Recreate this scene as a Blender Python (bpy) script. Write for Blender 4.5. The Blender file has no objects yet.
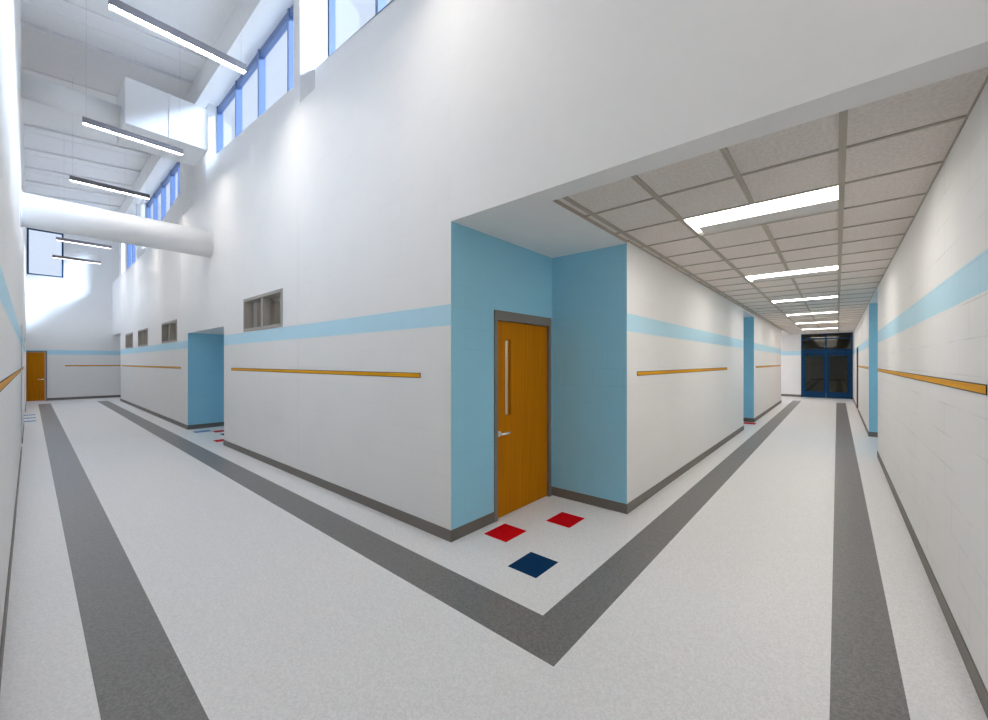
import bpy, bmesh, math, random
from mathutils import Vector, Matrix
random.seed(4)
S = bpy.context.scene
COL = S.collection
PI = math.pi

# ------------------------------------------------------------------ materials
def lin(r, g, b):
    f = lambda v: ((v/255)/12.92 if v/255 <= .04045 else ((v/255+.055)/1.055)**2.4)
    return (f(r), f(g), f(b), 1)

class N:
    """tiny node-tree writer"""
    def __init__(s, name):
        s.m = bpy.data.materials.new(name); s.m.use_nodes = True
        s.t = s.m.node_tree; s.t.nodes.clear()
        s.out = s.t.nodes.new('ShaderNodeOutputMaterial')
    def n(s, typ, **kw):
        o = s.t.nodes.new('ShaderNode' + typ)
        for k, v in kw.items():
            if k.startswith('_'): setattr(o, k[1:], v)
            else: o.inputs[k.replace('__', ' ')].default_value = v
        return o
    def l(s, a, ao, b, bi): s.t.links.new(a.outputs[ao], b.inputs[bi])
    def math(s, op, a, b=None, c=None):
        o = s.t.nodes.new('ShaderNodeMath'); o.operation = op
        for i, v in enumerate((a, b, c)):
            if v is None: continue
            if isinstance(v, (int, float)): o.inputs[i].default_value = v
            else: s.t.links.new(v, o.inputs[i])
        return o.outputs[0]
    def bsdf(s, col=(.8, .8, .8, 1), rough=.6, metal=0, spec=.5):
        b = s.n('BsdfPrincipled', Base__Color=col, Roughness=rough, Metallic=metal)
        b.inputs['Specular IOR Level'].default_value = spec
        s.l(b, 0, s.out, 0)
        return b

def plain(name, col, rough=.6, metal=0, spec=.5, mott=.04, scale=30):
    """single paint/metal with a very slight tonal mottling and a fine bump"""
    k = N(name); b = k.bsdf(col, rough, metal, spec)
    g = k.n('NewGeometry'); nz = k.n('TexNoise', Scale=scale, Detail=3.0)
    k.l(g, 'Position', nz, 'Vector')
    mx = k.n('MixRGB', _blend_type='MULTIPLY', Fac=1.0, Color1=col)
    rp = k.n('MapRange'); rp.inputs['To Min'].default_value = 1-mott; rp.inputs['To Max'].default_value = 1+mott
    k.l(nz, 0, rp, 'Value'); cb = k.n('CombineColor')
    for i in range(3): k.l(rp, 0, cb, i)
    k.l(cb, 0, mx, 'Color2'); k.l(mx, 0, b, 'Base Color')
    return k.m

def block_wall(name, col, band=None, z0=2.05, z1=2.252, joint=.90):
    """painted concrete block: running bond joints, optional painted stripe at a fixed height"""
    k = N(name); b = k.bsdf(col, .55, 0, .35)
    g = k.n('NewGeometry'); sp = k.n('SeparateXYZ'); k.l(g, 'Position', sp, 0)
    u = k.math('ADD', sp.outputs[0], sp.outputs[1])
    cv = k.n('CombineXYZ'); k.t.links.new(u, cv.inputs[0]); k.l(sp, 2, cv, 1)
    br = k.n('TexBrick', Scale=1.0, Mortar__Size=.004, Mortar__Smooth=.4, Brick__Width=.4064, Row__Height=.2032)
    br.inputs['Color1'].default_value = (1, 1, 1, 1); br.inputs['Color2'].default_value = (.985, .985, .985, 1)
    br.inputs['Mortar'].default_value = (joint, joint, joint, 1)
    k.l(cv, 0, br, 'Vector')
    # joints are filled with paint unevenly: only here and there do they show
    nz = k.n('TexNoise', Scale=1.7, Detail=2.0); k.l(g, 'Position', nz, 'Vector')
    rr = k.n('MapRange'); rr.inputs['From Min'].default_value = .42; rr.inputs['From Max'].default_value = .62
    k.l(nz, 0, rr, 'Value')
    base = col
    mx = k.n('MixRGB', _blend_type='MULTIPLY', Color1=col)
    k.l(rr, 0, mx, 'Fac'); k.l(br, 'Color', mx, 'Color2')
    if band:
        a = k.math('GREATER_THAN', sp.outputs[2], z0); c = k.math('LESS_THAN', sp.outputs[2], z1)
        f = k.math('MULTIPLY', a, c)
        st = k.n('MixRGB', Color1=col, Color2=band); k.t.links.new(f, st.inputs['Fac'])
        k.l(st, 0, mx, 'Color1')
    k.l(mx, 0, b, 'Base Color')
    fine = k.n('TexNoise', Scale=90.0, Detail=3.0); k.l(g, 'Position', fine, 'Vector')
    bh = k.math('MULTIPLY_ADD', br.outputs['Fac'], -.5, k.math('MULTIPLY', fine.outputs[0], .12))
    bp = k.n('Bump', Strength=.25, Distance=.004); k.t.links.new(bh, bp.inputs['Height'])
    k.l(bp, 0, b, 'Normal')
    return k.m

def speckle(name, c1, c2, rough=.35, scale=85, spec=.4):
    k = N(name); b = k.bsdf(c1, rough, 0, spec)
    g = k.n('NewGeometry')
    v = k.n('TexVoronoi', Scale=scale); k.l(g, 'Position', v, 'Vector')
    nz = k.n('TexNoise', Scale=scale*.35, Detail=5.0, Roughness=.75); k.l(g, 'Position', nz, 'Vector')
    sc = k.n('SeparateColor'); k.l(v, 'Color', sc, 0)
    f = k.math('MULTIPLY_ADD', sc.outputs[0], .5, k.math('MULTIPLY', nz.outputs[0], .5))
    rp = k.n('MapRange'); rp.inputs['From Min'].default_value = .25; rp.inputs['From Max'].default_value = .75
    k.t.links.new(f, rp.inputs['Value'])
    mx = k.n('MixRGB', Color1=c1, Color2=c2); k.l(rp, 0, mx, 'Fac'); k.l(mx, 0, b, 'Base Color')
    rp2 = k.n('MapRange'); rp2.inputs['To Min'].default_value = rough-.06; rp2.inputs['To Max'].default_value = rough+.1
    k.l(nz, 0, rp2, 'Value'); k.l(rp2, 0, b, 'Roughness')
    return k.m

def wood(name, c1, c2, vertical=True, rough=.45):
    k = N(name); b = k.bsdf(c1, rough, 0, .08)
    g = k.n('NewGeometry'); mp = k.n('Mapping')
    mp.inputs['Scale'].default_value = (38, 38, 1.2) if vertical else (1.3, 1.3, 60)
    k.l(g, 'Position', mp, 0)
    nz = k.n('TexNoise', Scale=1.0, Detail=4.0, Distortion=.4); k.l(mp, 0, nz, 'Vector')
    rp = k.n('MapRange'); rp.inputs['From Min'].default_value = .3; rp.inputs['From Max'].default_value = .7
    k.l(nz, 0, rp, 'Value')
    mx = k.n('MixRGB', Color1=c1, Color2=c2); k.l(rp, 0, mx, 'Fac'); k.l(mx, 0, b, 'Base Color')
    return k.m

def emit(name, col, s):
    k = N(name); e = k.n('Emission', Color=col, Strength=s); k.l(e, 0, k.out, 0); return k.m

def glass(name, tint, refl=.04, rough=.02):
    k = N(name)
    t = k.n('BsdfTransparent', Color=tint); g = k.n('BsdfGlossy', Color=(1, 1, 1, 1), Roughness=rough)
    fr = k.n('LayerWeight', Blend=.5); f = k.math('MULTIPLY_ADD', k.math('POWER', fr.outputs['Facing'], 5.0), .35, refl)
    mx = k.n('MixShader'); k.t.links.new(f, mx.inputs[0]); k.l(t, 0, mx, 1); k.l(g, 0, mx, 2)
    k.l(mx, 0, k.out, 0); return k.m

WHITE = (.88, .87, .855, 1)
M = {}
M['block'] = block_wall('painted_block_white', WHITE, (.53, .80, .92, 1), joint=.94)
M['blockr'] = block_wall('painted_block_white_sharp_joints', WHITE, (.53, .80, .92, 1), joint=.80)
M['blue'] = block_wall('painted_block_blue', (.325, .665, .84, 1), joint=.90)
M['plaster'] = plain('white_paint', WHITE, .6, mott=.02, scale=8)
M['roof'] = plain('white_painted_deck', (.90, .89, .88, 1), .6, mott=.03, scale=20)
M['joist'] = plain('painted_steel', (.78, .765, .755, 1), .5, mott=.05, scale=20)
M['duct'] = plain('white_painted_duct', (.86, .86, .86, 1), .45, mott=.01, scale=5)
M['floor'] = speckle('white_terrazzo_tile', (.87, .86, .86, 1), (.75, .74, .735, 1), .38, 110)
M['stripe'] = speckle('grey_terrazzo_tile', (.155, .152, .15, 1), (.235, .225, .22, 1), .33, 110)
M['red'] = speckle('red_tile', (.72, .001, .006, 1), (.62, .002, .008, 1), .5, 110, .04)
M['navy'] = speckle('navy_tile', (.002, .033, .095, 1), (.005, .045, .125, 1), .5, 110, .04)
M['skyblue'] = speckle('mid_blue_tile', (.16, .32, .58, 1), (.20, .38, .62, 1), .5, 110, .04)
M['base'] = plain('grey_rubber_base', (.17, .152, .135, 1), .5)
M['door'] = wood('honey_oak_veneer', (.60, .215, .001, 1), (.50, .172, .0008, 1))
M['rail'] = wood('golden_oak_strip', (.88, .43, .008, 1), (.74, .33, .005, 1), False)
M['railedge'] = plain('dark_brown_edge', (.035, .022, .012, 1), .5)
M['hm'] = plain('grey_painted_steel_frame', (.22, .195, .17, 1), .45)
M['winhm'] = plain('tan_grey_steel_frame', (.36, .33, .29, 1), .45)
M['maroon'] = plain('maroon_steel_frame', (.12, .03, .035, 1), .45)
M['chrome'] = plain('satin_chrome', (.92, .91, .89, 1), .35, .35)
M['bluealu'] = plain('blue_anodised_frame', (.002, .045, .125, 1), .6, spec=.2)
M['skyalu'] = plain('blue_window_frame', (.11, .17, .33, 1), .4)
M['grid'] = plain('taupe_ceiling_grid', (.46, .415, .345, 1), .5)
M['fixture'] = plain('bronze_grey_housing', (.20, .185, .19, 1), .3, .55)
M['trofferbody'] = plain('white_enamel_tray', (.66, .64, .62, 1), .4)
M['cable'] = plain('steel_cable', (.6, .6, .6, 1), .4, .6)
M['classwall'] = plain('beige_classroom_paint', (.52, .44, .33, 1), .6)
M['classgrey'] = plain('grey_fabric_panel', (.30, .28, .27, 1), .8)
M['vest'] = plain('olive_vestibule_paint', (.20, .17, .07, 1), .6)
M['pane'] = glass('clear_glass', (.95, .98, 1, 1))
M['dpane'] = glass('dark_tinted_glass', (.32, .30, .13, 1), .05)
M['trofferlens'] = emit('troffer_lens', (1, .96, .92, 1), 6.4)
M['pendlens'] = emit('pendant_lens', (1, .93, .85, 1), 25)
M['classlens'] = emit('classroom_lens', (1, .96, .9, 1), 4.8)

def tile_mat():
    k = N('mineral_fibre_ceiling_tile'); b = k.bsdf((.70, .65, .605, 1), .85, 0, .2)
    g = k.n('NewGeometry')
    nz = k.n('TexNoise', Scale=42.0, Detail=5.0, Roughness=.7); k.l(g, 'Position', nz, 'Vector')
    mx = k.n('MixRGB', Color1=(.72, .665, .62, 1), Color2=(.86, .80, .745, 1)); rp = k.n('MapRange'); rp.inputs['From Min'].default_value = .36; rp.inputs['From Max'].default_value = .64
    k.l(nz, 0, rp, 'Value'); k.l(rp, 0, mx, 'Fac')
    k.l(mx, 0, b, 'Base Color')
    bp = k.n('Bump', Strength=.8, Distance=.015); k.l(nz, 0, bp, 'Height'); k.l(bp, 0, b, 'Normal')
    return k.m
M['tile'] = tile_mat()

# ------------------------------------------------------------------ mesh helpers
FD = {'-x': 0, '+x': 1, '-y': 2, '+y': 3, '-z': 4, '+z': 5}
def box(bm, x0, x1, y0, y1, z0, z1, mi=0, **faces):
    """faces: e.g. px=1 gives the +x face material slot 1 (px nx py ny pz nz)"""
    v = [bm.verts.new((x, y, z)) for x in (x0, x1) for y in (y0, y1) for z in (z0, z1)]
    q = dict(nx=(0, 1, 3, 2), px=(4, 6, 7, 5), ny=(0, 4, 5, 1), py=(2, 3, 7, 6), nz=(0, 2, 6, 4), pz=(1, 5, 7, 3))
    for k, ix in q.items():
        f = bm.faces.new([v[i] for i in ix]); f.material_index = faces.get(k, mi)
    return v

def prism(bm, prof, axis, a, b, mi=0):
    """extrude a closed 2-D outline along an axis; prof in the other two axes' order"""
    def pt(p, t):
        if axis == 'x': return (t, p[0], p[1])
        if axis == 'y': return (p[0], t, p[1])
        return (p[0], p[1], t)
    A = [bm.verts.new(pt(p, a)) for p in prof]; B = [bm.verts.new(pt(p, b)) for p in prof]
    n = len(prof)
    fs = [bm.faces.new(A), bm.faces.new(B[::-1])]
    for i in range(n): fs.append(bm.faces.new((A[i], B[i], B[(i+1) % n], A[(i+1) % n])))
    for f in fs: f.material_index = mi

def cyl(bm, p, q, r, seg=16, cap=True):
    p, q = Vector(p), Vector(q); d = (q-p).normalized()
    u = d.orthogonal().normalized(); w = d.cross(u)
    A, B = [], []
    for i in range(seg):
        a = 2*PI*i/seg; o = (u*math.cos(a)+w*math.sin(a))*r
        A.append(bm.verts.new(p+o)); B.append(bm.verts.new(q+o))
    for i in range(seg):
        f = bm.faces.new((A[i], A[(i+1) % seg], B[(i+1) % seg], B[i])); f.smooth = True
    if cap: bm.faces.new(A[::-1]); bm.faces.new(B)

def obj(name, bm, mats, parent=None, bevel=0):
    bmesh.ops.recalc_face_normals(bm, faces=bm.faces)
    me = bpy.data.meshes.new(name); bm.to_mesh(me); bm.free()
    for m in (mats if isinstance(mats, (list, tuple)) else [mats]): me.materials.append(M[m])
    o = bpy.data.objects.new(name, me); COL.objects.link(o)
    if parent:
        o.parent = parent
        if parent.type == 'EMPTY' or True:
            o.matrix_parent_inverse = world(parent).inverted()
    if bevel:
        md = o.modifiers.new('bevel', 'BEVEL'); md.width = bevel; md.segments = 2; md.limit_method = 'ANGLE'
    return o

def world(o):
    m = Matrix.LocRotScale(o.location, o.rotation_euler, o.scale)
    return (world(o.parent) @ o.matrix_parent_inverse @ m) if o.parent else m

def tag(o, label, cat, group=None, kind=None):
    if label: o['label'] = label
    if cat: o['category'] = cat
    if group: o['group'] = group
    if kind: o['kind'] = kind
    return o

def thing(name, loc, label, cat, group=None, kind=None):
    o = bpy.data.objects.new(name, None); COL.objects.link(o); o.location = loc
    o.empty_display_size = .2
    return tag(o, label, cat, group, kind)

def boxes(name, lst, mats, parent=None, bevel=0):
    bm = bmesh.new()
    for b in lst:
        if isinstance(b[-1], dict): box(bm, *b[:-1], **b[-1])
        else: box(bm, *b)
    return obj(name, bm, mats, parent, bevel)

def struct(name, lst, mats, label, cat, bevel=0):
    return tag(boxes(name, lst, mats, None, bevel), label, cat, None, 'structure')

def copy_tree(o, loc, label, group=None):
    c = o.copy(); COL.objects.link(c); c.location = loc; c['label'] = label
    if group: c['group'] = group
    for ch in list(o.children):
        d = ch.copy(); COL.objects.link(d); d.parent = c; d.matrix_parent_inverse = ch.matrix_parent_inverse.copy()
        for g in list(ch.children):
            e = g.copy(); COL.objects.link(e); e.parent = d; e.matrix_parent_inverse = g.matrix_parent_inverse.copy()
    return c

# ------------------------------------------------------------------ main dimensions (metres)
YH = 2.363          # tall hall, wall on the clerestory side (faces -y)
YL = -.10           # tall hall, opposite wall (faces +y)
T = .20             # block thickness
XE = -28.2          # far end of the tall hall
XB = 4.2            # hall behind the camera
XA = -2.942         # alcove door wall (faces +x)
XC = -1.90          # low corridor, left wall (faces +x)
XR = .585           # low corridor, right wall (faces -x)
YA = 3.97           # alcove back wall (faces -y)
YE = 22.45          # low corridor end wall
ZS = 3.035          # soffit
ZC = 3.07           # lay-in ceiling
ZT = 5.53           # top of the block wall under the clerestory sill
ZR = 8.25           # roof
BZ = .11            # rubber base height
DEP = .95

# ------------------------------------------------------------------ floor
struct('floor', [(-30, 5, -1.6, 27, -.15, 0)], 'floor', 'white speckled terrazzo tile floor of both corridors', 'floor')
def inlay(name, polys, mat, h=.0015):
    bm = bmesh.new()
    for p in polys:
        prism(bm, p, 'z', -.01, h)
    return obj(name, bm, mat)
R = lambda x0, x1, y0, y1: [(x0, y0), (x1, y0), (x1, y1), (x0, y1)]
o = inlay('trim_1', [[(-25.95, 1.735), (-1.275, 1.735), (-1.275, 20.2), (-1.59, 20.2), (-1.59, 2.04), (-25.95, 2.04)]], 'stripe')
tag(o, 'grey terrazzo floor stripe turning the corner in front of the alcove', 'floor stripe', None, 'structure')
o = inlay('trim_2', [R(-26.2, .28, .2, .505)], 'stripe')
tag(o, 'grey terrazzo floor stripe along the left wall of the tall hall', 'floor stripe', None, 'structure')
o = inlay('trim_3', [R(-.03, .28, .505, 20.2)], 'stripe')
tag(o, 'grey terrazzo floor stripe along the right wall of the low corridor', 'floor stripe', None, 'structure')

def floor_tile(x, y, mat, label, group=None):
    o = inlay('floor_tile', [R(-.151, .151, -.151, .151)], mat, .002)
    o.location = (x+.1525, y+.1525, 0)
    tag(o, label, 'floor tile', group)
G1 = 'coloured tiles in front of the alcove door'
floor_tile(-2.822, 2.665, 'red', 'bright red square floor tile closest to the wooden alcove door', G1)
floor_tile(-2.517, 3.28, 'red', 'dark red square floor tile closest to the inner corner of the blue alcove', G1)
floor_tile(-2.212, 2.36, 'navy', 'navy blue square floor tile in front of the blue alcove', G1)
G2 = 'coloured tiles in the far hall alcove'
floor_tile(-12.72, 2.36, 'skyblue', 'mid blue floor tile at the front left of the far blue alcove', G2)
floor_tile(-12.415, 2.665, 'red', 'red floor tile nearest the blue wall of the far hall alcove', G2)
floor_tile(-11.8, 2.665, 'navy', 'small dark navy floor tile between two red ones in the far alcove', G2)
floor_tile(-10.95, 2.36, 'red', 'red floor tile next to the white wall corner of the far hall alcove', G2)
G3 = 'blue tiles by the left hall wall'
for k, x in enumerate((-21.1, -20.0, -18.9)):
    floor_tile(x, -.20, 'skyblue', ('blue floor tile farthest back by the left hall wall',
        'middle one of three blue floor tiles by the left hall wall', 'nearest one of three blue floor tiles by the left hall wall')[k], G3)
floor_tile(-2.12, 11.73, 'red', 'red floor tile at the foot of the blue recess down the low corridor')

# ------------------------------------------------------------------ tall hall, clerestory-side wall
Y1 = YH+T; Y2 = YH+2*T; Y3 = YH+3*T
WZ0, WZ1 = 2.262, 2.868
small = [(-8.89, -7.04), (-16.40, -14.40), (-20.70, -18.77), (-23.80, -21.93)]
def holed(x0, x1, z0, z1, holes, y0, y1, end=None):
    """wall along x as boxes with window holes"""
    L = []; x = x0
    for a, b in sorted(holes):
        L += [(x, a, y0, y1, z0, z1), (a, b, y0, y1, z0, WZ0), (a, b, y0, y1, WZ1, z1)]; x = b
    L.append((x, x1, y0, y1, z0, z1)); return L
L = holed(-10.14, XA, 0, ZT-.03, small[:1], YH, Y1)
L[0] = L[0] + (dict(nx=1),) ; L[-1] = L[-1] + (dict(px=1),)
w = struct('wall_near', L, ['block', 'blue'], 'white block wall with blue stripe between the two alcoves of the tall hall', 'wall')
boxes('control_joint', [(-6.458, -6.450, YH-.0015, YH+.01, BZ, ZT-.05)], 'joist', w)
L = holed(-25.4, -13.2, 0, ZT-.03, small[1:], YH, Y1)
L[-1] = L[-1] + (dict(px=1),)
w = struct('wall_far', L, ['block', 'blue'], 'white block wall with three small windows beyond the far alcove', 'wall')
boxes('control_joint', [(-13.944, -13.936, YH-.0015, YH+.01, BZ, ZT-.05)], 'joist', w)
struct('wall_header', [(XA, XR, YH, Y1, ZS, ZT-.03)], 'plaster', 'tall white wall above the opening of the low corridor', 'wall')
struct('wall_header.001', [(-13.2, -10.14, YH, Y1, 2.44, ZT-.03)], 'block', 'white wall above the far blue alcove in the tall hall', 'wall')
struct('wall_header.002', [(XE, -25.4, YH, Y1, 2.99, ZT-.03)], 'block', 'white wall over the opening at the far end of the hall', 'wall')
struct('wall_south', [(XR, XB, YH, Y1, 0, ZT-.03)], 'block', 'white block wall right of the low corridor opening', 'wall')

# sloped sill, parapet wall with slightly raked top, piers and head of the clerestory
bm = bmesh.new()
prism(bm, [(YH, ZT-.03), (Y1, ZT-.03), (Y1, ZT+.30), (YH, ZT)], 'x', XE, XB)
tag(obj('trim_4', bm, 'plaster'), 'sloped white sill along the top of the hall wall', 'sill', None, 'structure')
def raked(bm, x0, x1, za, zb):
    prism(bm, [(x0, ZT-.03), (x1, ZT-.03), (x1, zb), (x0, za)], 'y', Y1, Y2)
bays = [(-6.38, XB, 6.15, 5.40), (-13.71, -6.38, 6.67, 6.165), (-21.04, -13.71, 6.0, 6.75), (XE, -21.04, 5.80, 5.86)]
bm = bmesh.new()
for x0, x1, za, zb in bays: raked(bm, x0, x1, za, zb)
tag(obj('wall_clerestory', bm, 'plaster'), 'white upper wall below the clerestory windows', 'wall', None, 'structure')
wins = [(-6.44, -.55, [-6.41, -4.95, -3.49, -2.03, -.59]), (-12.43, -7.12, [-12.39, -10.91, -9.45, -7.93]), (-22.15, -15.2, [-22.1, -20.65, -19.18, -17.72, -16.6, -15.25]), (-27.2, -23.0, [-27.16, -25.8, -24.4, -23.05])]
PB = [(-14.05, -13.71, -15.2, -12.39), (-6.62, -6.38, -7.15, -6.38), (-21.30, -21.04, -23.0, -22.15), (.70, .95, -.55, 1.6)]
for i, (a, b, c, d) in enumerate(PB):
    nm = 'column' if i == 0 else 'column'
    struct(nm, [(a, b, YH-.0015, Y1, ZT-.02, 8.3), (c, d, Y1-.0015, Y2, 5.6, 8.3)], 'plaster',
           ('white pier of the clerestory behind the square duct', 'white pier between the two nearest clerestory windows',
            'white pier of the clerestory beyond the round crossing duct', 'white pier of the clerestory over the low corridor')[i], 'pier')
struct('wall_head', [(XE, XB, Y1, Y2, 8.04, 8.5), (1.6, XB, Y1, Y2, 5.3, 8.04), (XE, -27.2, Y1, Y2, 5.4, 8.04)], 'plaster', 'white wall strip above the clerestory windows', 'wall')
for i, (x0, x1, n) in enumerate(wins):
    t = thing('window_%d' % (i+1), ((x0+x1)/2, Y2, 5.4),
              ('blue framed clerestory window at the top centre, nearest the camera', 'blue framed clerestory window left of the white pier',
               'blue framed clerestory window above the round crossing duct', 'blue framed clerestory window farthest down the hall')[i], 'window', None, 'structure')
    zb, zt = 5.5, 8.06
    boxes('window_frame', [(x0, x1, Y2, Y2+.08, zt-.16, zt), (x0, x1, Y2, Y2+.08, zb, zb+.08)], 'skyalu', t)
    for xx in n:
        boxes('mullion', [(xx-.03, xx+.03, Y2-.02, Y2+.10, zb, zt)], 'skyalu', t)
    ed = [x0]+n[1:-1]+([n[-1], x1] if x1-n[-1] > .2 else [x1])
    for a, b in zip(ed, ed[1:]):
        boxes('pane', [(a+.02, b-.02, Y2+.035, Y2+.045, zb+.05, zt-.05)], 'pane', t)

# small borrowed-light windows into the classrooms
lab = ['small two-pane interior window in tan frame nearest the camera', 'small two-pane interior window just left of the far blue alcove',
       'middle one of the three small windows beyond the far alcove', 'small interior window farthest down the hall']
for i, (a, b) in enumerate(small):
    t = thing('window_%d' % (i+5), ((a+b)/2, YH, WZ0), lab[i], 'window', None, 'structure')
    m = (a+b)/2; f = .055
    ya, yb = YH-.012, YH+.13
    boxes('window_frame', [(a, b, ya, yb, WZ1-f, WZ1), (a, b, ya, yb, WZ0, WZ0+f), (a, a+f, ya, yb, WZ0+f, WZ1-f), (b-f, b, ya, yb, WZ0+f, WZ1-f)], 'winhm', t, .004)
    boxes('mullion', [(m-.04, m+.04, ya+.01, yb, WZ0+f, WZ1-f)], 'winhm', t, .004)
    for x0, x1 in ((a+f, m-.04), (m+.04, b-f)):
        boxes('pane', [(x0, x1, YH+.085, YH+.093, WZ0+f, WZ1-f)], 'pane', t)

# classrooms behind
def room(name, x0, x1, y0, y1, z1, mats, label):
    L = [(x0, x1, y1, y1+.1, 0, z1), (x0-.1, x0, y0, y1, 0, z1), (x1, x1+.1, YA+T if x1 > -4 else y0, y1, 0, z1)]
    bm = bmesh.new()
    for b in L: box(bm, *b[:6])
    return tag(obj(name, bm, mats), label, 'wall', None, 'structure')
room('wall_classroom', -9.9, -3.25, Y1+.005, 6.2, 3.0, 'classwall', 'beige classroom walls seen through the nearest small window')
room('wall_classroom.001', -25.2, -13.9, Y1+.005, 6.2, 3.0, 'classwall', 'beige classroom walls seen through the three far windows')
for i, (a, b) in enumerate(((-10, -3.15), (-25.3, -13.8))):
    c = struct('ceiling' if i == 0 else 'ceiling.001', [(a, b, Y1+.005, 6.3, 3.0, 3.1)], 'tile', 'tiled classroom ceiling behind the small windows', 'ceiling')
    L = [(x, x+.05, Y1+.02, 6.18, 2.985, 3.0) for x in [a+.4+.6*k for k in range(int((b-a-.5)/.6))]]
    boxes('ceiling_grid', L, 'winhm', c)
struct('wall_partition', [(-9.7, -7.15, 4.1, 4.2, 0, 2.75), (-20.8, -19.6, 3.4, 3.5, 0, 2.95), (-16.2, -15.7, 3.4, 3.5, 0, 2.95), (-23.4, -22.6, 3.4, 3.5, 0, 2.95)], 'classgrey', 'grey panels standing in the classrooms behind the small windows', 'partition')
def class_light(x, y):
    t = thing('classroom_light', (x, y, 3.0), 'flush classroom ceiling light behind the small windows', 'ceiling light', 'classroom lights behind the small windows')
    boxes('light_frame', [(x-.62, x+.62, y-.32, y-.29, 2.95, 2.999), (x-.62, x+.62, y+.29, y+.32, 2.95, 2.999)], 'trofferbody', t)
    boxes('diffuser', [(x-.61, x+.61, y-.29, y+.29, 2.965, 2.985)], 'classlens', t)
for x, y in ((-4.6, 4.6), (-6.9, 5.2), (-15.4, 4.9), (-19.0, 4.9), (-22.6, 4.9)): class_light(x, y)  # first one is added to brighten the alcove door's vision glass

# far blue alcove
struct('wall_alcove', [(-13.4, -13.2, Y1, 3.55, 0, 2.44), (-13.4, -9.94, 3.35, 3.55, 0, 2.44), (-10.14, -9.94, Y1, 3.55, 0, 2.44)], 'blue', 'blue block walls of the far alcove in the tall hall', 'wall')
struct('ceiling.002', [(-13.4, -9.94, Y1, 3.55, 2.44, 2.6)], 'plaster', 'white soffit over the far blue alcove', 'ceiling')

# opening at the far end, to the right
struct('wall_passage', [(-25.4, -25.2, Y1, 6.4, 0, 3.1), (XE-.2, -25.2, 6.4, 6.6, 0, 3.1)], 'block', 'white block walls of the passage at the far end of the hall', 'wall')
struct('ceiling.003', [(XE, -25.2, Y1, 6.4, 2.99, 3.1)], 'plaster', 'white ceiling of the passage at the far end', 'ceiling')

# ------------------------------------------------------------------ tall hall, opposite wall with two recesses
gaps = [(-13.75, -12.4), (-22.3, -17.2)]
L = [(-12.4, XB, YL-T, YL, 0, 8.6), (-17.2, -13.75, YL-T, YL, 0, 8.6), (XE, -22.3, YL-T, YL, 0, 8.6)]
for a, b in gaps: L.append((a, b, YL-T, YL, 2.44, 8.6))
struct('wall_left', L, ['block', 'blue'], 'white block wall with blue stripe along the left edge', 'wall')
L = []
for a, b in gaps: L += [(a-.1, b+.1, YL-1.15, YL-DEP, 0, 2.6), (a-.1, a, YL-DEP, YL-T, 0, 2.6), (b, b+.1, YL-DEP, YL-T, 0, 2.6), (a, b, YL-DEP, YL-T, 2.44, 2.6)]
struct('wall_alcove.001', L, 'plaster', 'white recess walls in the left side of the tall hall', 'wall')
struct('wall_back', [(XB, XB+.2, YL-T, Y2, 0, 8.6)], 'block', 'white block wall closing the hall behind', 'wall')

# ------------------------------------------------------------------ tall hall, end wall with door and high window
EW = (.02, .90, 5.52, 7.52)
D2 = (-.098, .447, 2.205)
L = [(XE-.2, XE, YL-T, D2[0], 0, 8.6), (XE-.2, XE, D2[1], Y2, 0, EW[2]), (XE-.2, XE, Y2, 6.5, 0, 3.1), (XE-.2, XE, D2[0], D2[1], D2[2], EW[2]),
     (XE-.2, XE, D2[0], -.08, EW[2], 8.6), (XE-.2, XE, EW[1], Y2, EW[2], 8.6), (XE-.2, XE, -.08, EW[1], EW[3], 8.6)]
struct('wall_end', L, 'block', 'white block wall at the far end of the tall hall', 'wall')
t = thing('window_9', (XE, .4, EW[2]), 'high square window with thin navy frame on the end wall', 'window', None, 'structure')
boxes('window_frame', [(XE-.08, XE+.005, -.08, EW[1], EW[2], EW[2]+.05), (XE-.08, XE+.005, -.08, EW[1], EW[3]-.05, EW[3]), (XE-.08, XE+.005, EW[1]-.05, EW[1], EW[2], EW[3]), (XE-.08, XE+.005, -.08, -.03, EW[2], EW[3])], 'bluealu', t)
boxes('pane', [(XE-.05, XE-.04, -.03, EW[1]-.05, EW[2]+.05, EW[3]-.05)], 'pane', t)

def lever(parent, origin, along, out):
    """rosette + lever; 'along' is the horizontal direction of the lever, 'out' the door normal"""
    o_, a, n = Vector(origin), Vector(along), Vector(out)
    bm = bmesh.new()
    cyl(bm, o_, o_+n*.012, .030, 20)
    cyl(bm, o_+n*.010, o_+n*.055, .011, 12)
    h = obj('door_handle', bm, 'chrome', parent)
    bm = bmesh.new()
    pts = [o_+n*.052-a*.01, o_+n*.056+a*.05, o_+n*.054+a*.115, o_+n*.040+a*.130]
    for p, q in zip(pts, pts[1:]): cyl(bm, p, q, .0105, 12)
    obj('lever', bm, 'chrome', h)

t = thing('door_2', (XE, .17, 0), 'honey wooden door in the end wall of the tall hall', 'door', None, 'structure')
boxes('door_frame', [(XE-.15, XE+.012, D2[1]-.05, D2[1], 0, D2[2]), (XE-.15, XE+.012, D2[0], D2[1]-.05, D2[2]-.06, D2[2])], 'hm', t)
lf = boxes('door_leaf', [(XE-.09, XE-.045, D2[0], D2[1]-.055, .01, D2[2]-.065)], 'door', t)
lever(lf, (XE-.045, D2[1]-.12, .95), (0, -1, 0), (1, 0, 0))

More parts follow.
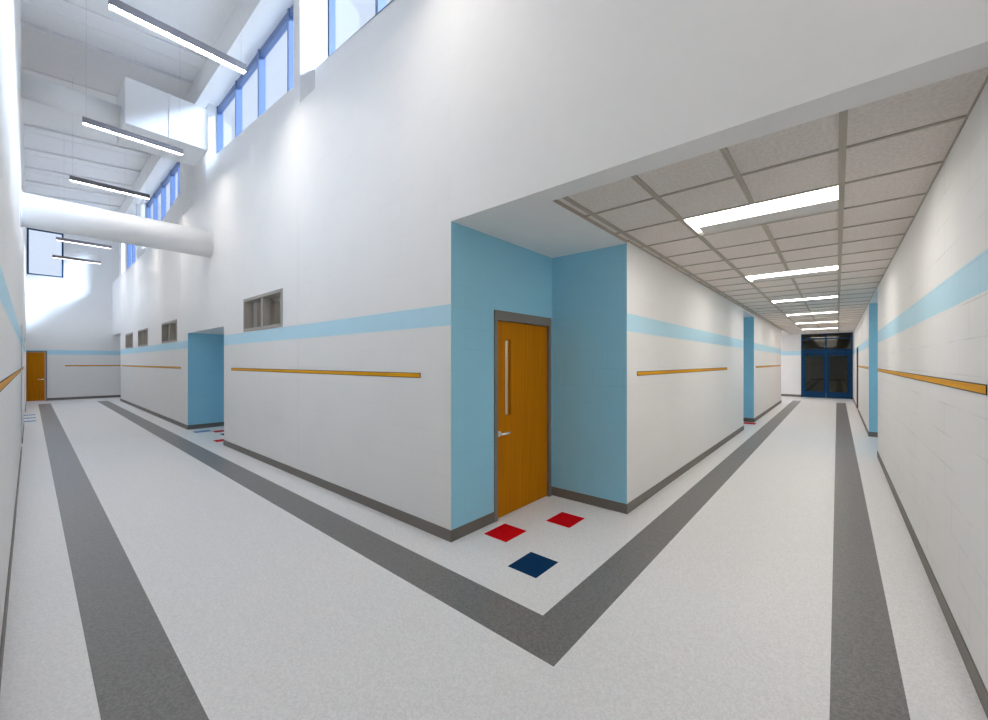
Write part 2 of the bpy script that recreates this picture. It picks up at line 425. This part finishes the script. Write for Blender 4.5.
# ------------------------------------------------------------------ roof of the tall hall
SL = .0986
roofz = lambda y: 8.24+SL*(y-2.25)
bm = bmesh.new()
prism(bm, [(YL-T, roofz(YL-T)), (Y2, roofz(Y2)), (Y2, roofz(Y2)+.15), (YL-T, roofz(YL-T)+.15)], 'x', XE-.2, XB+.2)
rf = tag(obj('ceiling.004', bm, 'roof'), 'white painted steel deck roof over the tall hall', 'ceiling', None, 'structure')
def rib(x0, x1, h, label, mat='joist'):
    bm = bmesh.new()
    zt = lambda y: roofz(y)
    prism(bm, [(YL, zt(YL)-h), (2.26, zt(2.26)-h), (2.26, zt(2.26)+.01), (YL, zt(YL)+.01)], 'x', x0, x1)
    for xx in (x0, x1):
        prism(bm, [(YL, zt(YL)-h-.012), (2.26, zt(2.26)-h-.012), (2.26, zt(2.26)-h), (YL, zt(YL)-h)], 'x', xx-.02, xx+.02)
    tag(obj('beam', bm, mat), label, 'beam', None, 'structure')
rib(-13.9, -12.1, .06, 'wide white roof girder, greyed for shade, above the square duct')  # shade of the beam zone is put into its darker colour
for x0 in (-19.6, -21.4, -23.0, -24.6, -26.3, -17.7):
    rib(x0, x0+.42, .05, 'shallow white roof beam of the tall hall beyond the square duct', 'roof')
for x0 in (-10.9, -7.2, -3.6, 0):
    rib(x0-.5, x0, .025, 'shallow white roof beam of the tall hall near the camera', 'roof')
struct('beam', [(XE, XB, 2.25, 2.43, 7.65, 8.30)], 'plaster', 'white eave beam along the top of the clerestory windows', 'beam')
struct('trim_5', [(XE, XB, 2.43, Y1, 8.04, 8.30)], 'plaster', 'white ledge between eave beam and clerestory head', 'trim')

# ------------------------------------------------------------------ ducts
def duct_round(y0, y1, x, z, r, label, name='round_duct'):
    t = thing(name, (x, y0, z), label, 'duct')
    bm = bmesh.new(); cyl(bm, (x, y0-.003, z), (x, y1+.003, z), r, 48); obj('duct_pipe', bm, 'duct', t)
    bm = bmesh.new(); cyl(bm, (x, y1-.02, z), (x, y1-.004, z), r+.018, 48); obj('wall_collar', bm, 'duct', t)
    bm = bmesh.new(); cyl(bm, (x, y0+.004, z), (x, y0+.02, z), r+.018, 48); obj('wall_collar', bm, 'duct', t)
    return t
duct_round(YL, YH, -11.15, 4.30, .285, 'large white round duct crossing the tall hall low down')
t = thing('round_duct', (-12.0, YL, 6.76), 'slimmer white round duct running into the square duct box', 'duct')
bm = bmesh.new(); cyl(bm, (-12.0, YL-.03, 6.78), (-12.0, 1.113, 6.78), .225, 40); obj('duct_pipe', bm, 'duct', t)
bm = bmesh.new(); cyl(bm, (-12.0, 1.095, 6.78), (-12.0, 1.113, 6.78), .245, 40); obj('duct_collar', bm, 'duct', t)
t = thing('square_duct', (-11.95, 1.7, 6.44), 'big white box duct below the roof beside the clerestory window', 'duct')
boxes('duct_box', [(-12.55, -11.34, 1.13, YH+.004, 6.44, 7.36)], 'duct', t, .006)
boxes('flange', [(-12.56, -11.335, 1.118, 1.13, 6.432, 7.368)], 'duct', t)
boxes('flange', [(-12.565, -11.325, 1.735, 1.76, 6.43, 7.37)], 'duct', t)

# ------------------------------------------------------------------ pendant lights
def pendant(x, z):
    t = thing('pendant_light', (x, 1.13, z), 'x', 'pendant light', 'linear pendants of the tall hall')
    w = .05
    bm = bmesh.new()
    prism(bm, [(x-w, z), (x-w, z+.095), (x-w+.012, z+.105), (x+w-.012, z+.105), (x+w, z+.095), (x+w, z), (x+w-.004, z), (x+w-.004, z+.034), (x-w+.004, z+.034), (x-w+.004, z)], 'y', .52, 1.74)
    obj('housing', bm, 'fixture', t)
    boxes('diffuser', [(x-w+.0045, x+w-.0045, .522, 1.738, z+.022, z+.033)], 'pendlens', t)
    for y in (.56, 1.70):
        boxes('end_cap', [(x-w-.001, x+w+.001, y-.044 if y < 1 else y+.04, y-.04 if y < 1 else y+.044, z-.001, z+.106)], 'fixture', t)
        bm = bmesh.new(); cyl(bm, (x, y, z+.105), (x, y, roofz(y)-.02), .0015, 6); obj('suspension_cable', bm, 'cable', t)
    return t
P0 = pendant(-6.51, 5.65)
pl = [('linear pendant light nearest the camera, longest at the top left', -6.51), ('linear pendant light just below the square duct box', -10.15),
      ('linear pendant light right above the large round duct', -13.62), ('linear pendant light hidden behind the large round duct', -17.3),
      ('upper one of two thin pendant lights below the round duct', -21.1), ('lower, farthest one of two thin pendants at the end wall', -24.6),
      ('linear pendant light above the camera, beyond the top edge of the photo', -2.9), ('linear pendant light over the hall right behind the camera', .75)]
zz = {-10.15: 5.69, -13.62: 5.71, -17.3: 5.75, -21.1: 5.80, -24.6: 5.78}
for i, (lb, x) in enumerate(pl):
    if i == 0: P0['label'] = lb
    else: copy_tree(P0, (x, 1.13, zz.get(x, 5.65)), lb)

# ------------------------------------------------------------------ near alcove with the wooden door
DO = (2.93, 3.935, 2.26)     # frame opening in the alcove door wall
struct('wall_alcove.002', [(XA-T, XA, Y1, DO[0], 0, 3.3), (XA-T, XA, DO[1], YA+.2, 0, 3.3), (XA-T, XA, DO[0], DO[1], DO[2], 3.3)], 'blue', 'blue block wall around the wooden alcove door', 'wall')
struct('ceiling.005', [(XA, XC, Y1, YA, ZS, 3.25)], 'plaster', 'smooth white soffit over the near blue alcove', 'ceiling')
t = thing('door_1', (XA, 3.43, 0), 'honey wooden door with narrow vision glass in the near blue alcove', 'door', None, 'structure')
jx0, jx1 = XA-.16, XA+.016
boxes('door_frame', [(jx0, jx1, DO[0], DO[0]+.045, 0, DO[2]), (jx0, jx1, DO[1]-.045, DO[1], 0, DO[2]), (jx0, jx1, DO[0]+.045, DO[1]-.045, DO[2]-.105, DO[2]),
     (jx0, XA-.075, DO[0]+.045, DO[0]+.06, 0, DO[2]-.105), (jx0, XA-.075, DO[1]-.06, DO[1]-.045, 0, DO[2]-.105)], 'hm', t, .003)
GY = (3.125, 3.215, 1.11, 1.95)
a, b, c, d = DO[0]+.048, DO[1]-.048, .008, DO[2]-.109
lx0, lx1 = XA-.068, XA-.022
lf = boxes('door_leaf', [(lx0, lx1, a, GY[0], c, d), (lx0, lx1, GY[1], b, c, d), (lx0, lx1, GY[0], GY[1], c, GY[2]), (lx0, lx1, GY[0], GY[1], GY[3], d)], 'door', t)
boxes('vision_glass', [(lx0+.002, lx0+.007, GY[0], GY[1], GY[2], GY[3])], 'pane', lf)
q = .006
boxes('glass_stop', [(lx0+.007, lx0+.015, GY[0], GY[0]+q, GY[2], GY[3]), (lx0+.007, lx0+.015, GY[1]-q, GY[1], GY[2], GY[3]), (lx0+.007, lx0+.015, GY[0]+q, GY[1]-q, GY[2], GY[2]+q), (lx0+.007, lx0+.015, GY[0]+q, GY[1]-q, GY[3]-q, GY[3])], 'door', lf)
lever(lf, (lx1, 3.02, .922), (0, 1, 0), (1, 0, 0))
for z in (.25, 1.1, 1.9):
    bm = bmesh.new(); cyl(bm, (XA-.016, b+.002, z-.055), (XA-.016, b+.002, z+.055), .008, 12); obj('hinge', bm, 'hm', t)

# ------------------------------------------------------------------ low corridor walls
W1, W2 = 10.65, 12.17
CE = 18.75
struct('wall_corridor', [(XA-T, XC, YA, YA+T, 0, 3.3, dict(ny=1)), (XC-T, XC, YA+T, W1, 0, 3.3, dict(py=1))], ['block', 'blue'], 'white block wall left of the low corridor, right of the near alcove', 'wall')
struct('wall_corridor.001', [(XC-T, XC, W2, CE, 0, 3.3, dict(ny=1)), (XC-T, XC, W1, W2, 2.99, 3.3)], ['block', 'blue'], 'white block wall left of the corridor beyond the blue recess', 'wall')
struct('wall_recess', [(XC-1.15, XC-DEP, W1-.1, W2+.1, 0, 3.1), (XC-DEP, XC-T, W1-.15, W1, 0, 3.1), (XC-DEP, XC-T, W2, W2+.15, 0, 3.1)], 'blue', 'blue recess walls down the left side of the low corridor', 'wall')
struct('ceiling.006', [(XC-DEP, XC-T, W1, W2, 2.99, 3.05)], 'plaster', 'white soffit of the left corridor recess', 'ceiling')
V1, V2 = 9.03, 11.41
U1, U2 = 17.0, 18.1
struct('wall_right', [(XR, XR+T, Y1, V1, 0, 3.3, dict(py=1)), (XR, XR+T, V2, U1, 0, 3.3, dict(ny=1)), (XR, XR+T, V1, V2, 3.045, 3.3), (XR, XR+T, U1, U2, 2.24, 3.3), (XR, XR+T, U2, YE, 0, 3.3)], ['blockr', 'blue'], 'white block wall with blue stripe along the right side of the low corridor', 'wall')
struct('wall_recess.001', [(XR+DEP, XR+1.15, V1-.1, V2+.1, 0, 3.1), (XR+T, XR+DEP, V1-.15, V1, 0, 3.1), (XR+T, XR+DEP, V2, V2+.15, 0, 3.1)], 'blue', 'blue recess walls down the right side of the low corridor', 'wall')
struct('ceiling.007', [(XR+T, XR+DEP, V1, V2, 3.045, 3.1)], 'plaster', 'white soffit of the right corridor recess', 'ceiling')
t = thing('door_3', (XR, 17.55, 0), 'narrow door with maroon frame far down the right corridor wall', 'door', None, 'structure')
boxes('door_frame', [(XR-.012, XR+.15, U1, U1+.05, 0, 2.24), (XR-.012, XR+.15, U2-.05, U2, 0, 2.24), (XR-.012, XR+.15, U1, U2, 2.19, 2.24)], 'maroon', t)
boxes('door_leaf', [(XR+.05, XR+.095, U1+.05, U2-.05, .01, 2.185)], 'door', t)

# end wall and the blue glazed double door
DX0, DX1, DZ = -1.43, .572, 3.10
struct('wall_end.001', [(-10.0, -6.2, YE, YE+.2, 0, 3.3), (-6.2, -2.4, YE, YE+.2, 2.98, 3.3), (-2.4, DX0, YE, YE+.2, 0, 3.3), (DX1, XR+T, YE, YE+.2, 0, 3.3), (DX0, DX1, YE, YE+.2, DZ, 3.3)], 'block', 'white block wall beside the blue glazed doors', 'wall')
t = thing('door_4', ((DX0+DX1)/2, YE, 0), 'blue framed glazed double doors with transom at the corridor end', 'door', None, 'structure')
fy0, fy1 = YE-.02, YE+.10
xm = (DX0+DX1)/2
boxes('door_frame', [(DX0, DX0+.07, fy0, fy1, 0, DZ), (DX1-.07, DX1, fy0, fy1, 0, DZ), (DX0+.07, DX1-.07, fy0, fy1, 2.80, 2.86), (DX0+.07, DX1-.07, fy0, fy1, 2.20, 2.32), (DX0+.07, DX1-.07, fy0, fy1, 3.05, DZ), (xm-.03, xm+.03, fy0, fy1, 2.32, 3.05)], 'bluealu', t)
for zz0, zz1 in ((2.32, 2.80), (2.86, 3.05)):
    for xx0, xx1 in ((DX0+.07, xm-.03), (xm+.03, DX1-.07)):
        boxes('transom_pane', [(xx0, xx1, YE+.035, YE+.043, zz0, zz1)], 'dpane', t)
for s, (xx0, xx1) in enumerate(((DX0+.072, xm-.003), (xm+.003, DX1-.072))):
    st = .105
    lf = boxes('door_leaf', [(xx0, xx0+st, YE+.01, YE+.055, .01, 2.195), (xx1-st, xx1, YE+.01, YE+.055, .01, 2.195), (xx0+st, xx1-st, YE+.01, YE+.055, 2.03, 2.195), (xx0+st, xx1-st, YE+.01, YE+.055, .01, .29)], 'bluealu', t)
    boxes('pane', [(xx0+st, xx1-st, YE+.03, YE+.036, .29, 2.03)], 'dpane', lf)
    hx = xx1-.05 if s == 0 else xx0+.05
    bm = bmesh.new()
    cyl(bm, (hx, YE-.035, .95), (hx, YE-.035, 1.25), .012, 12)
    for z in (.98, 1.22): cyl(bm, (hx, YE-.035, z), (hx, YE+.012, z), .009, 10)
    obj('pull_handle', bm, 'bluealu', lf)
# vestibule behind the glass
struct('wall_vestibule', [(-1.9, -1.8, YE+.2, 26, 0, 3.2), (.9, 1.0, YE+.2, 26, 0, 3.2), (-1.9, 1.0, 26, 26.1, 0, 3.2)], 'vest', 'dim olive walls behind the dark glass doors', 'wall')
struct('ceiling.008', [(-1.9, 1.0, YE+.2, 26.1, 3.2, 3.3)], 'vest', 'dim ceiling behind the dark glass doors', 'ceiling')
# cross passage to the left at the end
struct('wall_passage.001', [(-10.0, XC-T, CE-.2, CE, 0, 3.3), (-10.2, -10.0, CE-.2, YE+.2, 0, 3.3)], 'block', 'white block walls of the cross passage at the corridor end', 'wall')
t = thing('window_10', (-4.3, YE, 0), 'full height blue framed glazing of the cross passage left of the doors', 'window', None, 'structure')
boxes('window_frame', [(-6.2, -2.4, YE, YE+.1, 2.9, 2.98), (-6.2, -2.4, YE, YE+.1, 0, .1), (-6.2, -6.12, YE, YE+.1, .1, 2.9), (-2.48, -2.4, YE, YE+.1, .1, 2.9), (-4.34, -4.26, YE, YE+.1, .1, 2.9)], 'bluealu', t)
for a, b in ((-6.12, -4.34), (-4.26, -2.48)): boxes('pane', [(a, b, YE+.04, YE+.05, .1, 2.9)], 'pane', t)

# ------------------------------------------------------------------ lay-in ceiling of the low corridor
PT = .614; TY = .609; TX0 = .027; TY0 = 3.69
NL = 6
lights = [TY0+k*5*TY for k in range(NL)]
X1L, X0L = TX0, TX0-2*PT
L = []
ycur = Y1
for y in lights:
    if y > YE: break
    L.append((XC-.0, XR, ycur, y, ZC, ZC+.03))
    L += [(XC, X0L, y, y+TY, ZC, ZC+.03), (X1L, XR, y, y+TY, ZC, ZC+.03)]
    ycur = y+TY
L.append((XC, XR, ycur, YE, ZC, ZC+.03))
L.append((-10.0, XC, CE, YE, ZC, ZC+.03))
c = struct('ceiling.009', L, 'tile', 'beige mineral tile ceiling of the low corridor', 'ceiling')
G = []
zg0, zg1 = ZC-.012, ZC+.004
def runs(lo, hi, cuts):
    out = []; s = lo
    for a, b in sorted(cuts):
        if a > s: out.append((s, a))
        s = max(s, b)
    if s < hi: out.append((s, hi)); 
    return out
cut = [(y, y+TY) for y in lights]
for k in range(4):
    x = TX0-k*PT
    for a, b in (runs(Y1, YE, cut) if k == 1 else [(Y1, YE)]):
        G += [(x-.020, x-.007, a, b, zg0, zg1), (x+.007, x+.020, a, b, zg0, zg1), (x-.007, x+.007, a, b, zg0+.006, zg1)]
y = TY0-2*TY
while y < YE:
    if y > Y1+.02:
        G += [(a, b, y-.010, y+.010, zg0+.002, zg1) for a, b in ((XC+.002, TX0-3*PT-.02), (TX0-3*PT+.02, TX0-2*PT-.02), (TX0-2*PT+.02, TX0-PT-.02), (TX0-PT+.02, TX0-.02), (TX0+.02, XR-.002))]
    y += TY
G += [(XC, XC+.022, YA, CE, zg0, zg1), (XR-.008, XR, Y1, YE, zg0, zg1), (XC+.036, XR, Y1, Y1+.022, zg0, zg1)]
boxes('ceiling_grid', G, 'grid', c)
struct('trim_6', [(XC, XC+.004, Y1+.0, YA, ZS+.0005, ZC)], 'grid', 'taupe reveal where the corridor ceiling meets the alcove soffit', 'trim')
struct('ceiling.010', [(-10.2, XR+1.3, Y1, YE+.2, 3.3, 3.4), (XA-T, XC, Y1, YA+T, 3.3, 3.4)], 'plaster', 'structural slab above the low corridor', 'ceiling')

def troffer(y):
    t = thing('ceiling_light', ((X0L+X1L)/2, y+TY/2, ZC), 'x', 'ceiling light', 'recessed troffers of the low corridor')
    x0, x1, y0, y1 = X0L+.006, X1L-.006, y+.010, y+TY-.010
    ym = y0+.335
    boxes('tray', [(x0, x1, y0, y1, ZC+.02, ZC+.08), (x0, x1, y0, y0+.008, ZC-.004, ZC+.02), (x0, x0+.008, y0+.008, y1, ZC-.004, ZC+.02), (x1-.008, x1, y0+.008, y1, ZC-.004, ZC+.02), (x0+.008, x1-.008, y1-.008, y1, ZC-.004, ZC+.02)], 'trofferbody', t)
    boxes('reflector', [(x0+.05, x1-.008, ym+.002, y1-.009, ZC+.002, ZC+.02)], 'trofferbody', t)
    boxes('diffuser', [(x0+.009, x1-.009, y0+.009, ym, ZC+.004, ZC+.018), (x0+.009, x0+.048, ym, ym+.16, ZC+.004, ZC+.018)], 'trofferlens', t)
    return t
T0 = troffer(lights[0])
tl = ['recessed ceiling light nearest the camera in the low corridor', 'second nearest recessed ceiling light of the low corridor',
      'third recessed ceiling light of the low corridor from the camera', 'fourth recessed ceiling light of the low corridor from the camera',
      'fifth recessed ceiling light, second to last before the blue doors', 'farthest recessed ceiling light, next to the blue glazed doors']
T0['label'] = tl[0]
for k in range(1, NL):
    copy_tree(T0, ((X0L+X1L)/2, lights[k]+TY/2, ZC), tl[k])

for xx, yy, lb in ((-2.9, 19.5, 'added ceiling light out of view at the near side of the cross passage'), (-2.9, 20.6, 'added ceiling light out of view in the middle of the cross passage')):
    copy_tree(T0, (xx, yy, ZC-.10), lb)  # unseen lamps, added to brighten the far end of the corridor

# ------------------------------------------------------------------ rubber bases
bt = .009
def base(name, runs_, label):
    struct(name, runs_, 'base', label, 'baseboard', .002)
base('baseboard_near', [(-10.149, XA+bt, YH-bt, YH, 0, BZ), (-10.149, -10.14, YH, Y1, 0, BZ), (XA, XA+bt, YH, DO[0], 0, BZ), (XA, XA+bt, DO[1], YA, 0, BZ), (XA+bt, XC+bt, YA-bt, YA, 0, BZ), (XC, XC+bt, YA, W1+bt, 0, BZ)], 'grey rubber base around the near alcove and corner')
base('baseboard_far', [(-25.4, -13.2+bt, YH-bt, YH, 0, BZ), (-13.2, -13.2+bt, YH, 3.35, 0, BZ), (-13.2, -10.14, 3.35-bt, 3.35, 0, BZ)], 'grey rubber base along the far hall wall and alcove')
base('baseboard_end', [(XE, XE+bt, D2[1], 6.4, 0, BZ)], 'grey rubber base along the hall end wall')
base('baseboard_left', [(-12.4, XB, YL, YL+bt, 0, BZ), (-17.2, -13.75, YL, YL+bt, 0, BZ), (XE, -22.3, YL, YL+bt, 0, BZ)], 'grey rubber base along the left hall wall')
base('baseboard_corridor', [(XC, XC+bt, W2-bt, CE, 0, BZ), (XC-DEP, XC+bt, W2-bt, W2, 0, BZ), (-2.4, DX0, YE-bt, YE, 0, BZ)], 'grey rubber base along the far left corridor wall')
base('baseboard_right', [(XR-bt, XR, Y1-.2, V1, 0, BZ), (XR-bt, XR+DEP, V2-bt, V2, 0, BZ), (XR-bt, XR, V2, U1, 0, BZ), (XR-bt, XR, U2, YE, 0, BZ), (XR, XB, YH-bt, YH, 0, BZ)], 'grey rubber base along the right corridor wall')

# ------------------------------------------------------------------ wooden display rails
def rail(axis, a, b, pos, sgn, label, zc=1.566, h=.052):
    """axis: direction it runs along; pos: wall face; sgn: side it stands out to"""
    mid = (a+b)/2
    t = thing('display_rail', (mid, pos, zc) if axis == 'x' else (pos, mid, zc), label, 'display rail', 'wooden display rails on the walls')
    def B(u0, u1, z0, z1, d0, d1):
        lo, hi = sorted((pos+sgn*d0, pos+sgn*d1))
        return (u0, u1, lo, hi, z0, z1) if axis == 'x' else (lo, hi, u0, u1, z0, z1)
    e = .006
    boxes('wood_strip', [B(a+e, b-e, zc-h/2+e, zc+h/2-e, 0, .004)], 'rail', t)
    boxes('edge_trim', [B(a, b, zc+h/2-e, zc+h/2, 0, .005)], 'railedge', t)
    boxes('edge_trim', [B(a, b, zc-h/2, zc-h/2+e, 0, .005)], 'railedge', t)
    for u in (a, b-.003): boxes('end_trim', [B(u, u+.003, zc-h/2+e, zc+h/2-e, 0, .005)], 'railedge', t)
rail('x', -9.64, -3.42, YH, -1, 'long wooden display rail below the nearest small window')
rail('x', -24.9, -13.94, YH, -1, 'thin wooden display rail left of the far blue alcove', 1.555)
rail('y', .942, 3.6, XE, 1, 'wooden display rail on the end wall of the tall hall', 1.545)
rail('x', -11.9, -1.2, YL, 1, 'wooden display rail at the left edge of the photo')
rail('x', -17.0, -13.9, YL, 1, 'short wooden display rail beyond the first gap in the left wall')
rail('y', 4.243, 8.847, XC, 1, 'wooden display rail right of the near blue alcove')
rail('y', 12.5, 18.5, XC, 1, 'wooden display rail beyond the left corridor recess')
rail('y', 2.75, 8.95, XR, -1, 'large wooden display rail on the right corridor wall nearest the camera')
rail('y', 11.6, 16.85, XR, -1, 'short wooden display rail beyond the right corridor recess')

# ------------------------------------------------------------------ light
wd = bpy.data.worlds.new('sky'); S.world = wd; wd.use_nodes = True
nt = wd.node_tree; nt.nodes.clear()
bg = nt.nodes.new('ShaderNodeBackground'); ow = nt.nodes.new('ShaderNodeOutputWorld')
bg.inputs[0].default_value = (.77, .84, 1, 1); bg.inputs[1].default_value = .40
nt.links.new(bg.outputs[0], ow.inputs[0])
sl = bpy.data.lights.new('sun', 'SUN'); so = bpy.data.objects.new('sun', sl); COL.objects.link(so)
so.rotation_euler = Vector((-1.0, -1.0, -.92)).to_track_quat('-Z', 'Y').to_euler()
sl.energy = 3.7; sl.angle = .18; sl.color = (.66, .79, 1)

# ------------------------------------------------------------------ camera
F = 385.5; PX, PY = 553.2, 362.3
cd = bpy.data.cameras.new('camera'); co = bpy.data.objects.new('camera', cd); COL.objects.link(co)
cd.sensor_fit = 'HORIZONTAL'; cd.sensor_width = 36; cd.lens = 36*F/988
cd.shift_x = -(PX-494)/988; cd.shift_y = (PY-360)/988
cd.clip_start = .02; cd.clip_end = 200
co.location = (0, 0, 1.70); co.rotation_euler = (PI/2, 0, math.radians(36.386))
S.camera = co
S.view_settings.view_transform = 'Standard'; S.view_settings.look = 'None'
S.view_settings.exposure = 1.35; S.view_settings.gamma = 1; S.view_settings.use_curve_mapping = False
S.cycles.max_bounces = 14; S.cycles.diffuse_bounces = 8; S.cycles.transparent_max_bounces = 12
